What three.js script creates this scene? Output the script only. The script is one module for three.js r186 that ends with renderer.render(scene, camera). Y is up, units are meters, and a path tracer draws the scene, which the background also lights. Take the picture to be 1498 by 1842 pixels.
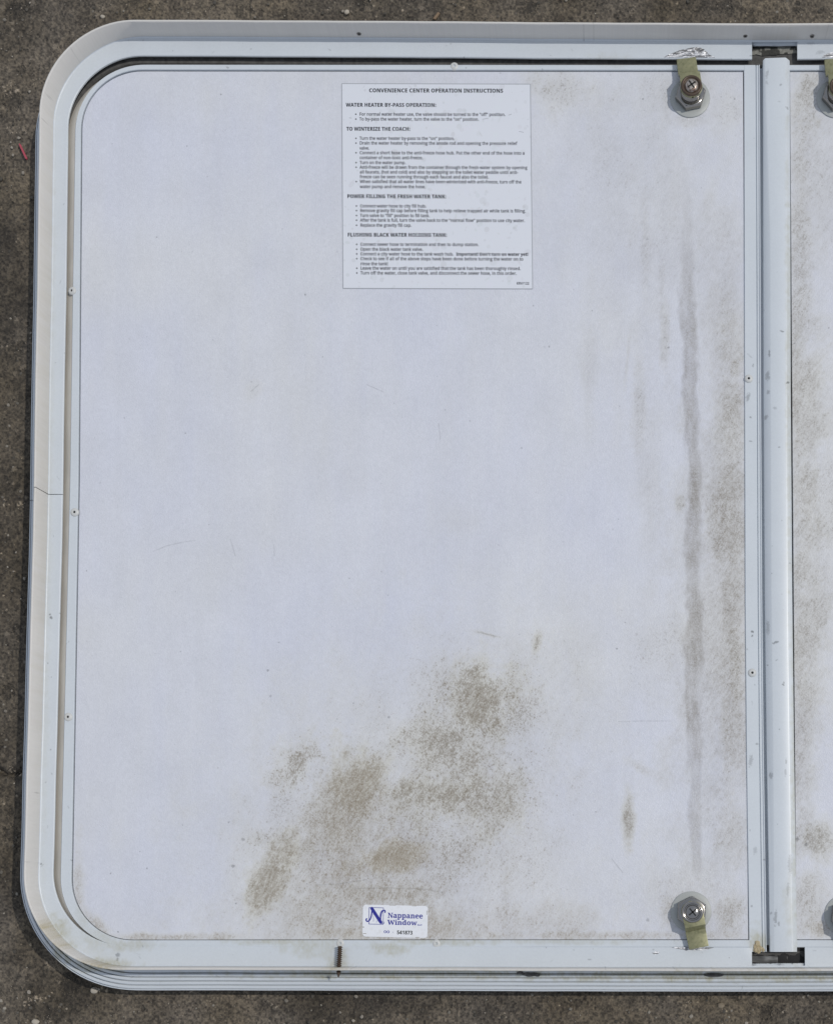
import * as THREE from 'three';
import { mergeGeometries, toCreasedNormals } from 'three/addons/utils/BufferGeometryUtils.js';

// ------------------------------------------------------------------ camera, sky, sun, exposure
// All building is done in millimetres (y up, x to the right of the door, z towards its lower edge); mesh() turns them into metres.
const LEDGE = 20;                                    // height of the frame's inner ledge, the reference plane
const S = 0.37, EYE = 850, TILT = 0.0328;            // mm per survey unit on that plane, camera height above it, tilt
const NX = 1080, NY = 1600, F = EYE / S, PY = NY - F * TILT;
const ct = 1 / Math.hypot(1, TILT), st = TILT * ct;
const EX = (NX - 749) * S, EZ = (NY - 921) * S;
// survey: a point measured as (u, v) on a plane of height h, in mm from the middle
function at(u, v, h = LEDGE) {
  const a = u - NX, b = v - PY;
  const dx = a, dy = -b * st - F * ct, dz = b * ct - F * st;
  const k = (h - LEDGE - EYE) / dy;
  return { x: EX + dx * k, z: EZ + dz * k };
}
const scene = new THREE.Scene();
const camera = new THREE.PerspectiveCamera(2 * Math.atan(921 / F) * 180 / Math.PI, 1498 / 1842, 0.01, 200);
camera.position.set(EX / 1000, (LEDGE + EYE) / 1000, EZ / 1000);
camera.up.set(0, st, -ct);
camera.lookAt(EX / 1000, (LEDGE + EYE) / 1000 - ct, EZ / 1000 - st);
camera.setViewOffset(1498, 1842, -(NX - 749), -(PY - 921), 1498, 1842);

const renderer = new THREE.WebGLRenderer({ antialias: true });
renderer.setSize(832, 1024);
renderer.toneMapping = THREE.LinearToneMapping;
renderer.toneMappingExposure = 0.825;
renderer.shadowMap.enabled = true;

const SUN = new THREE.Vector3(0.60, 1, -0.19).normalize();
{
  // hazy summer sky: pale blue overhead, whiter towards the horizon and round the sun
  const W = 512, H = 256, d = new Float32Array(W * H * 4), mixc = (p, q, t) => p + (q - p) * t;
  for (let j = 0; j < H; j++) for (let i = 0; i < W; i++) {
    const up = ((j + 0.5) / H - 0.5) * Math.PI, az = ((i + 0.5) / W - 0.5) * 2 * Math.PI, y = Math.sin(up), o = (j * W + i) * 4;
    const cs = Math.cos(az) * Math.cos(up) * SUN.x + y * SUN.y + Math.sin(az) * Math.cos(up) * SUN.z;
    const t = Math.pow(Math.max(0, y), 0.55), glow = 0.10 * Math.pow(Math.max(0, cs), 6) + 0.22 * Math.pow(Math.max(0, cs), 60);
    const c = [mixc(0.64, 0.425, t), mixc(0.66, 0.485, t), mixc(0.69, 0.59, t)];
    for (let k = 0; k < 3; k++) d[o + k] = c[k] + glow * [1, 0.97, 0.92][k];
    d[o + 3] = 1;
  }
  const t = new THREE.DataTexture(d, W, H, THREE.RGBAFormat, THREE.FloatType);
  t.mapping = THREE.EquirectangularReflectionMapping; t.magFilter = t.minFilter = THREE.LinearFilter; t.needsUpdate = true;
  scene.background = t; scene.environment = t;
}
const sun = new THREE.DirectionalLight(new THREE.Color(1, 0.955, 0.875), 2.05);
sun.name = 'sun';
sun.position.copy(SUN).multiplyScalar(3);
sun.castShadow = true;
sun.shadow.mapSize.set(4096, 4096);
Object.assign(sun.shadow.camera, { left: -0.8, right: 1.2, top: 0.8, bottom: -0.8, near: 0.5, far: 6 });
sun.shadow.radius = 1.4;
scene.add(sun, sun.target);

// ------------------------------------------------------------------ helpers
let seed = 12345;
const rnd = () => { seed = (seed + 0x6d2b79f5) | 0; let t = Math.imul(seed ^ (seed >>> 15), 1 | seed); t = (t + Math.imul(t ^ (t >>> 7), 61 | t)) ^ t; return ((t ^ (t >>> 14)) >>> 0) / 4294967296; };
const clamp = (x, a = 0, b = 1) => Math.min(b, Math.max(a, x));
const mix = (a, b, t) => a + (b - a) * t;
const step = (a, b, x) => { const t = clamp((x - a) / (b - a)); return t * t * (3 - 2 * t); };
const LAT = new Float32Array(256 * 256); for (let i = 0; i < LAT.length; i++) LAT[i] = rnd();
function vn(x, y) {
  const ix = Math.floor(x), iy = Math.floor(y); let fx = x - ix, fy = y - iy;
  fx = fx * fx * (3 - 2 * fx); fy = fy * fy * (3 - 2 * fy);
  const a = (iy & 255) << 8, b = ((iy + 1) & 255) << 8, c = ix & 255, d = (ix + 1) & 255;
  return mix(mix(LAT[a + c], LAT[a + d], fx), mix(LAT[b + c], LAT[b + d], fx), fy);
}
const fbm = (x, y, n = 4) => { let s = 0, a = 0.5, t = 0; for (let i = 0; i < n; i++) { s += a * vn(x + i * 17.3, y + i * 9.1); t += a; x *= 2.03; y *= 2.03; a *= 0.5; } return s / t; };

const used = new Map();
function numbered(n) { const k = used.get(n) ?? 0; used.set(n, k + 1); return k ? n + '_' + String(k).padStart(3, '0') : n; }
function mesh(name, geometry, material, parent = scene, mm = true) {
  if (mm) geometry.scale(0.001, 0.001, 0.001);
  const m = new THREE.Mesh(geometry, material);
  m.name = parent === scene ? numbered(name) : name;
  m.castShadow = m.receiveShadow = true;
  parent.add(m);
  return m;
}
function thing(name, label, category, group) {
  const o = new THREE.Group(); o.name = numbered(name); scene.add(o);
  o.userData = { label, category, kind: 'thing' }; if (group) o.userData.group = group;
  return o;
}
function tag(o, label, category, group) { o.userData = { label, category }; if (group) o.userData.group = group; return o; }
function planarUV(g, x0, z0, w, h) {                 // uv from the plan position in mm
  const p = g.attributes.position, uv = new Float32Array(p.count * 2);
  for (let i = 0; i < p.count; i++) { uv[2 * i] = (p.getX(i) - x0) / w; uv[2 * i + 1] = 1 - (p.getZ(i) - z0) / h; }
  g.setAttribute('uv', new THREE.BufferAttribute(uv, 2));
  return g;
}
const bare = (g) => { g = g.index ? g.toNonIndexed() : g; for (const k of Object.keys(g.attributes)) if (!['position', 'normal', 'uv'].includes(k)) g.deleteAttribute(k); return g; };
const merge = (list) => mergeGeometries(list.map(bare));
// loft: rows of points {x,y,z}; every row has the same count
function loft(rows, closeRows = false, crease = 0.6) {
  const n = rows[0].length, pos = [], uv = [];
  const m = closeRows ? rows.length : rows.length - 1;
  for (let r = 0; r < m; r++) {
    const A = rows[r], B = rows[(r + 1) % rows.length];
    for (let i = 0; i < n - 1; i++) {
      const q = [A[i], A[i + 1], B[i + 1], A[i], B[i + 1], B[i]];
      for (const p of q) { pos.push(p.x, p.y, p.z); uv.push(0, 0); }
    }
  }
  const g = new THREE.BufferGeometry();
  g.setAttribute('position', new THREE.Float32BufferAttribute(pos, 3));
  g.setAttribute('uv', new THREE.Float32BufferAttribute(uv, 2));
  return toCreasedNormals(g, crease);
}
// slab: an outline of {x,z} with its top at y1 and its underside at y0
function slab(pts, y0, y1, bevel = 0) {
  const s = new THREE.Shape(pts.map((p) => new THREE.Vector2(p.x, -p.z)));
  const g = new THREE.ExtrudeGeometry(s, { depth: y1 - y0 - 2 * bevel, bevelEnabled: bevel > 0, bevelThickness: bevel, bevelSize: bevel, bevelOffset: -bevel, bevelSegments: 2 });
  g.rotateX(-Math.PI / 2); g.translate(0, y0 + bevel, 0);
  return g;
}
const lathe = (prof, x, y, z, n = 32) => new THREE.LatheGeometry(prof.map(([r, h]) => new THREE.Vector2(r, h)), n).translate(x, y, z);

// polylines with filleted corners
function line(a, b) { const d = Math.hypot(b.x - a.x, b.z - a.z); return { x: a.x, z: a.z, dx: (b.x - a.x) / d, dz: (b.z - a.z) / d }; }
function shift(l, o) { return { ...l, x: l.x - l.dz * o, z: l.z + l.dx * o }; }     // to the right-hand side of the walking direction (inwards, walking clockwise)
function cross(l, m) { const D = l.dx * m.dz - l.dz * m.dx, t = ((m.x - l.x) * m.dz - (m.z - l.z) * m.dx) / D; return { x: l.x + l.dx * t, z: l.z + l.dz * t }; }
function fillet(l, m, r, n = 22) {
  const P = cross(l, m), turn = Math.atan2(l.dx * m.dz - l.dz * m.dx, l.dx * m.dx + l.dz * m.dz), L = r * Math.tan(Math.abs(turn) / 2);
  const a = { x: P.x - l.dx * L, z: P.z - l.dz * L }, sg = Math.sign(turn), c = { x: a.x - l.dz * r * sg, z: a.z + l.dx * r * sg }, out = [];
  for (let i = 0; i <= n; i++) { const t = turn * i / n, ca = Math.cos(t), sa = Math.sin(t), vx = a.x - c.x, vz = a.z - c.z; out.push({ x: c.x + vx * ca - vz * sa, z: c.z + vx * sa + vz * ca }); }
  return out;
}
const between = (a, b, n) => Array.from({ length: n - 1 }, (_, i) => ({ x: mix(a.x, b.x, (i + 1) / n), z: mix(a.z, b.z, (i + 1) / n) }));
const lift = (pts, y) => pts.map((p) => ({ x: p.x, y, z: p.z }));
const dataTex = (w, h, fill, srgb) => {
  const d = new Uint8Array(w * h * 4);
  fill(d);
  const t = new THREE.DataTexture(d, w, h, THREE.RGBAFormat);
  t.magFilter = THREE.LinearFilter; t.minFilter = THREE.LinearFilter; t.wrapS = t.wrapT = THREE.MirroredRepeatWrapping;
  if (srgb) t.colorSpace = THREE.SRGBColorSpace;
  t.needsUpdate = true;
  return t;
};
const toS = (x) => 255 * (x <= 0.0031308 ? 12.92 * x : 1.055 * Math.pow(x, 1 / 2.4) - 0.055);

// ------------------------------------------------------------------ heights (mm)
const WALL = LEDGE + 15.5, FLANGE = 7, TRIM = 19.3, PANEL = 18.3, LOW = 4.5;
const MID = at(1396.5, 921).x;                       // the joint between the two doors
const mirror = (p) => ({ ...p, x: 2 * MID - p.x });
const groundY = (x, z) => -0.5 - 21 * clamp((z - at(749, 40).z) / 640, -1.5, 2.2);

// ------------------------------------------------------------------ the concrete ground
{
  const X0 = -330, Z0 = -400, W = 760, N = 2048;
  const flecks = [], pits = [];
  const spot = (u, v, r, k, dark) => { const p = at(u, v, -8); (dark ? pits : flecks).push({ x: p.x, z: p.z, r: r * S, k }); };
  for (let i = 0; i < 4200; i++) {                  // pale aggregate showing in the surface
    const x = X0 + rnd() * W, z = Z0 + rnd() * W; flecks.push({ x, z, r: 0.25 + 0.75 * Math.pow(rnd(), 3), k: 0.25 + 0.75 * rnd() });
  }
  for (let i = 0; i < 700; i++) flecks.push({ x: X0 + rnd() * W, z: Z0 + rnd() * W, r: 0.9 + 1.3 * rnd(), k: 0.12 + 0.33 * rnd() });
  for (let i = 0; i < 500; i++) pits.push({ x: X0 + rnd() * W, z: Z0 + rnd() * W, r: 0.9 + 1.8 * rnd(), k: 0.5 + 0.5 * rnd() });
  const darkAreas = [[10, 520, 40, 160], [15, 1000, 55, 240], [5, 1330, 50, 120], [20, 760, 40, 120], [40, 1600, 46, 120], [110, 1790, 90, 40], [620, 1815, 160, 22], [40, 60, 50, 60], [1000, 10, 120, 14]].map(([u, v, a, b]) => ({ ...at(u, v, -10), a: a * S, b: b * S }));
  for (let i = 0; i < 1300; i++) { const x = X0 + rnd() * W, z = Z0 + rnd() * W; pits.push({ x, z, r: 0.4 + 1.5 * Math.pow(rnd(), 3), k: 0.4 + 0.6 * rnd() }); }
  for (const [u, v] of [[14, 168], [20, 160], [34, 170], [22, 178], [70, 155], [186, 30], [28, 902], [34, 908], [10, 900], [26, 240], [45, 240], [14, 1380], [22, 1388], [360, 1806], [40, 1802], [50, 1798], [60, 1800], [30, 1806], [66, 1838], [171, 1780], [1300, 1820], [1240, 1808], [900, 1830], [480, 1812], [1420, 1815]]) for (let k = 0; k < 7; k++) spot(u + 16 * (rnd() - 0.4), v + 11 * (rnd() - 0.4), 0.8 + 2.6 * rnd() * rnd(), 0.5 + 0.5 * rnd());
  for (const [u, v, r] of [[40, 32, 14], [250, 16, 8], [650, 18, 12], [955, 30, 12], [1300, 25, 12], [30, 190, 16], [8, 1498, 14], [8, 1460, 6], [110, 1775, 18], [1380, 1825, 12], [8, 1240, 12], [25, 1130, 10]]) spot(u, v, r, 0.8, true);
  const crack = [[-60, 1362], [-10, 1383], [8, 1394], [22, 1392], [34, 1386], [44, 1382], [70, 1390], [140, 1380]].map(([u, v]) => at(u, v, -12));
  const distLine = (pts, x, z) => { let b = 1e9; for (let i = 0; i + 1 < pts.length; i++) { const p = pts[i], q = pts[i + 1], dx = q.x - p.x, dz = q.z - p.z, t = clamp(((x - p.x) * dx + (z - p.z) * dz) / (dx * dx + dz * dz)); b = Math.min(b, Math.hypot(x - p.x - dx * t, z - p.z - dz * t)); } return b; };
  const cell = new Map(), CS = 10, put = (f, s) => { for (let i = Math.floor((f.x - f.r * 2) / CS); i <= Math.floor((f.x + f.r * 2) / CS); i++) for (let j = Math.floor((f.z - f.r * 2) / CS); j <= Math.floor((f.z + f.r * 2) / CS); j++) { const k = i * 1000 + j; if (!cell.has(k)) cell.set(k, []); cell.get(k).push({ ...f, s }); } };
  flecks.forEach((f) => put(f, 1)); pits.forEach((f) => put(f, -1));
  const H = new Uint8Array(N * N);
  const colour = dataTex(N, N, (d) => {
    for (let j = 0; j < N; j++) {
      const z = Z0 + (1 - (j + 0.5) / N) * W;
      for (let i = 0; i < N; i++) {
        const x = X0 + (i + 0.5) / N * W, o = (j * N + i) * 4;
        const big = fbm(x * 0.016 + 3, z * 0.016, 3), mid = fbm(x * 0.11, z * 0.11 + 7, 3), sand = fbm(x * 0.75, z * 0.75, 3), grit = vn(x * 2.3, z * 2.3);
        let v = 0.100 * (0.30 + 0.80 * big + 0.66 * mid) * (0.04 + 1.84 * sand) * (0.72 + 0.56 * grit);
        let st = 0; for (const q of darkAreas) { const dq = Math.hypot((x - q.x) / q.a, (z - q.z) / q.b); if (dq < 2.2) st = Math.max(st, step(1.35, 0.75, dq + 1.6 * (fbm(x * 0.06 + 21, z * 0.06, 4) - 0.5))); }
        v *= 1 - 0.30 * st;                           // broad ragged-edged areas of the concrete made darker
        let warm = 0.5 + 0.9 * (fbm(x * 0.03 + 50, z * 0.03, 3) - 0.5) + 0.5 * (sand - 0.5), h = 0.5 * sand + 0.2 * grit + 0.3 * mid;
        for (const f of cell.get(Math.floor(x / CS) * 1000 + Math.floor(z / CS)) ?? []) {
          const q = Math.hypot(x - f.x, z - f.z) / (f.r * (0.35 + 1.3 * vn(x * 1.5 + f.x, z * 1.5)));
          const e = 1 - step(0.7, 1.15, q);
          if (e <= 0) continue;
          if (f.s > 0) { v = mix(v, 0.15 + 0.22 * f.k, e * (0.3 + 0.7 * f.k)); h += 0.25 * e; } else { v *= 1 - 0.42 * e * f.k; h -= 0.6 * e * f.k; warm -= 0.1 * e; }
        }
        const dc = distLine(crack, x, z) - 1.6 * (fbm(x * 0.3, z * 0.3, 2) - 0.5);
        h -= 0.4 * (1 - step(0.3, 1.6, dc));
        d[o] = toS(v * (1.03 + 0.10 * warm)); d[o + 1] = toS(v * 0.905); d[o + 2] = toS(v * (0.785 - 0.17 * warm)); d[o + 3] = 255;
        H[j * N + i] = 255 * clamp(h);
      }
    }
  }, true);
  const bump = dataTex(N, N, (d) => { for (let i = 0; i < N * N; i++) { d[4 * i] = d[4 * i + 1] = d[4 * i + 2] = H[i]; d[4 * i + 3] = 255; } });
  const mat = new THREE.MeshStandardMaterial({ map: colour, bumpMap: bump, bumpScale: 0.0018, roughness: 0.95 });
  // one sheet: fine where the photograph shows it, widening out to the horizon
  const axis = (a, b, f) => { const o = []; for (let x = a; x <= b; x += f) o.push(x); let s = f * 2; while (o[o.length - 1] < 40000) { o.push(o[o.length - 1] + s); s *= 1.5; } s = f * 2; while (o[0] > -40000) { o.unshift(o[0] - s); s *= 1.5; } return o; };
  const xs = axis(-300, 300, 1.3), zs = axis(-360, 372, 1.3), pos = [], idx = [], uv = [];
  for (const z of zs) for (const x of xs) {
    let y = groundY(x, z);
    if (Math.abs(x) < 500 && Math.abs(z) < 500) {
      y += 3.2 * (fbm(x * 0.022 + 9, z * 0.022, 3) - 0.5) + 1.1 * (fbm(x * 0.16, z * 0.16 + 40, 3) - 0.5) + 0.45 * (vn(x * 0.55, z * 0.55) - 0.5);
      const dc = distLine(crack, x, z) - 2.2 * (fbm(x * 0.3, z * 0.3, 2) - 0.5);
      y -= 4.0 * (1 - step(0.2, 2.6, dc)) - 1.3 * (step(0.5, 4, dc) - step(4, 16, dc)) * (z < at(10, 1388).z ? 1 : 0.4);
    }
    pos.push(x, y, z); uv.push((x - X0) / W, 1 - (z - Z0) / W);
  }
  for (let j = 0; j + 1 < zs.length; j++) for (let i = 0; i + 1 < xs.length; i++) { const a = j * xs.length + i, b = a + 1, c = a + xs.length, e = c + 1; idx.push(a, c, b, b, c, e); }
  const g = new THREE.BufferGeometry();
  g.setAttribute('position', new THREE.Float32BufferAttribute(pos, 3)); g.setAttribute('uv', new THREE.Float32BufferAttribute(uv, 2)); g.setIndex(idx); g.computeVertexNormals();
  mesh('ground', g, mat).userData = { kind: 'structure', label: 'rough weathered brown-grey concrete ground under the doors' };
}

// ------------------------------------------------------------------ painted metal and panel textures
const AREA = { x: -290, z: -350, w: 620, h: 700 };   // mm of plan covered by the two big maps
const marks = [];                                     // scuffs in the paint: {x, z, r, ry, ang, k}
const scuff = (u, v, rx, ry, ang, k) => { const p = at(u, v); marks.push({ x: p.x, z: p.z, a: rx * S, b: ry * S, c: Math.cos(ang), s: Math.sin(ang), k }); };
for (const [u, v, a, b, an, k] of [
  [1345, 714, 4, 9, 0.2, 0.5], [1350, 750, 2, 2, 0, 0.6], [1350, 793, 4, 1.5, 0.1, 0.5], [1349, 640, 8, 1.5, 0.8, 0.25], [1354, 656, 1.5, 4, 0, 0.5], [1405, 597, 4, 1.6, 0.2, 0.8], [1416, 689, 4, 2, -0.4, 0.8], [1393, 735, 4, 2.5, 0.1, 0.35], [1401, 805, 3, 1.5, 0, 0.5],
  [1380, 676, 4, 9, 0, 0.5], [1383, 636, 2, 7, 0, 0.6], [1378, 750, 3, 5, 0.3, 0.5], [1381, 705, 3, 4, 0, 0.5], [1353, 1136, 3.5, 2, 0.5, 0.9], [1353, 1143, 3, 2, -0.7, 0.8], [1395, 1156, 7, 2.2, -0.3, 0.7], [1408, 1232, 3, 2, 0.3, 0.8], [1409, 1228, 2, 2, 0, 0.6], [1381, 1128, 3, 16, 0, 0.4], [1396, 1188, 3, 1.5, -0.5, 0.4],
  [1380, 1196, 1.6, 1.6, 0, 0.8], [1344, 1167, 2, 2, 0, 0.5], [1401, 1312, 2, 1.5, 0, 0.5], [1361, 1338, 3, 2, 0, 0.5], [1350, 1368, 4, 12, 0.1, 0.4], [1386, 1395, 4, 6, 0, 0.5], [1358, 1530, 4, 8, 0.1, 0.3], [1376, 1546, 5, 1.5, 0, 0.5], [1420, 1555, 4, 20, 0, 0.35], [1416, 1600, 3, 14, 0.1, 0.3], [1352, 1630, 2, 2, 0, 0.5],
  [1413, 1370, 2, 5, 0, 0.5], [1412, 1390, 2, 8, 0, 0.35], [1379, 135, 3, 8, 0.2, 0.35], [1378, 150, 3, 5, 0, 0.3], [1403, 154, 3, 2, -0.8, 0.5], [1400, 184, 3, 1.5, 0, 0.35], [1415, 195, 3, 3, 0.3, 0.5], [1394, 1650, 3, 16, 0.05, 0.5], [1400, 1662, 2, 5, -0.2, 0.5], [1386, 1643, 2, 3, 0, 0.5],
  [91, 1105, 2.4, 2, 0, 0.9], [93, 1111, 2.4, 3, -0.5, 0.8], [109, 1103, 1.5, 2, 0, 0.6], [84, 328, 3, 4, 0.4, 0.7], [213, 1718, 4, 4, 0, 0.6], [212, 1725, 2, 4, 0, 0.5], [61, 1428, 2, 4, 0.2, 0.7], [75, 1554, 2, 1.5, -0.4, 0.7], [92, 1349, 1.5, 1.5, 0, 0.6], [1458, 78, 8, 3, 0, 0.2], [1474, 94, 8, 4, -0.2, 0.3],
  [452, 88, 2, 1.5, 0, 0.3], [409, 120, 3, 2, 0.5, 0.5], [1060, 1726, 4, 1.5, 0.1, 0.4], [1350, 100, 3, 1.5, 0, 0.4], [838, 121, 1.5, 1.5, 0, 0.7], [975, 123, 2, 1, 0.7, 0.5]]) scuff(u, v, a, b, an, k);
for (let i = 0; i < 130; i++) { const e = rnd(), u = e < 0.35 ? 45 + 90 * rnd() : 100 + 1390 * rnd(), v = e < 0.35 ? 60 + 1640 * rnd() : e < 0.62 ? 40 + 70 * rnd() : e < 0.9 ? 1690 + 90 * rnd() : 110 + 1580 * rnd(); scuff(u, v, 2 + 5 * rnd() * rnd(), 0.5 + 0.6 * rnd(), rnd() * 3.1, 0.12 + 0.3 * rnd()); }
for (let i = 0; i < 320; i++) scuff(40 + 1450 * rnd(), 30 + 1740 * rnd(), 0.7 + 1.0 * rnd(), 0.7 + 1.0 * rnd(), 0, 0.25 + 0.35 * rnd());
const PW = 1340, PH = 1512;
const grid = new Map(); for (const m of marks) { const R = Math.max(m.a, m.b) * 1.7; for (let i = Math.floor((m.x - R) / 20); i <= Math.floor((m.x + R) / 20); i++) for (let j = Math.floor((m.z - R) / 20); j <= Math.floor((m.z + R) / 20); j++) { const k = i * 1000 + j; if (!grid.has(k)) grid.set(k, []); grid.get(k).push(m); } }
// grime that has washed along the ledge and the trim at the lower edge (yellowish, patchy), plus rim shade painted in at the lower left corner
const grimeAndShade = [[560, 1700, 60, 26, 0.5], [700, 1706, 45, 12, 0.6], [610, 1735, 24, 22, 0.7], [1362, 1690, 18, 24, 0.8], [1370, 1700, 12, 16, 0.7], [180, 1690, 34, 26, 0.35], [230, 1700, 60, 10, 0.5], [150, 1640, 14, 30, 0.3], [500, 1693, 100, 7, 0.6], [800, 1694, 120, 7, 0.6], [1020, 1694, 150, 6, 0.4], [1420, 1640, 14, 60, 0.35], [1100, 108, 40, 14, 0.25], [640, 104, 40, 5, 0.2], [1418, 700, 6, 500, 0.45], [1428, 1400, 7, 300, 0.5], [1360, 1756, 500, 12, 0.95], [760, 1754, 400, 10, 0.9], [100, 1700, 30, 50, 0.9], [170, 1738, 70, 14, 0.9], [88, 900, 8, 700, 0.18]].map(([u, v, a, b, k]) => ({ ...at(u, v), a: a * S, b: b * S, k }));
const paintMap = dataTex(PW, PH, (d) => {
  for (let j = 0; j < PH; j++) {
    const z = AREA.z + (1 - (j + 0.5) / PH) * AREA.h;
    for (let i = 0; i < PW; i++) {
      const x = AREA.x + (i + 0.5) / PW * AREA.w, o = (j * PW + i) * 4;
      let v = 1 + 0.05 * (fbm(x * 0.06, z * 0.06, 3) - 0.5) + 0.05 * (vn(x * 1.6, z * 1.6) - 0.5), y = 0;
      for (const g of grimeAndShade) { const q = Math.hypot((x - g.x) / g.a, (z - g.z) / g.b); if (q < 1.5) y = Math.max(y, g.k * step(1.4, 0.2, q + 1.3 * (fbm(x * 0.25 + 7, z * 0.25, 3) - 0.5))); }
      y *= 0.35 + 0.9 * fbm(x * 0.9, z * 0.5, 2);
      let dk = 0;
      for (const m of grid.get(Math.floor(x / 20) * 1000 + Math.floor(z / 20)) ?? []) {
        const ux = x - m.x, uz = z - m.z, q = Math.hypot((ux * m.c + uz * m.s) / m.a, (-ux * m.s + uz * m.c) / m.b) + 0.9 * (vn(x * 1.9, z * 1.9) - 0.5);
        dk = Math.max(dk, m.k * (1 - step(0.6, 1.1, q)));
      }
      v *= 1 - 0.72 * dk;
      d[o] = clamp(toS(0.592 * v * (1 - 0.30 * y)), 0, 255); d[o + 1] = clamp(toS(0.632 * v * (1 - 0.36 * y)), 0, 255); d[o + 2] = clamp(toS(0.678 * v * (1 - 0.54 * y)), 0, 255); d[o + 3] = 255;
    }
  }
}, true);
const rimPaint = new THREE.MeshPhysicalMaterial({ map: paintMap, color: new THREE.Color().setRGB(1.05, 0.955, 0.855), roughness: 0.45 });   // the rim was left in a creamier coat
const paint = new THREE.MeshPhysicalMaterial({ map: paintMap, roughness: 0.34, clearcoat: 0.15, clearcoatRoughness: 0.35 });

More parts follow.
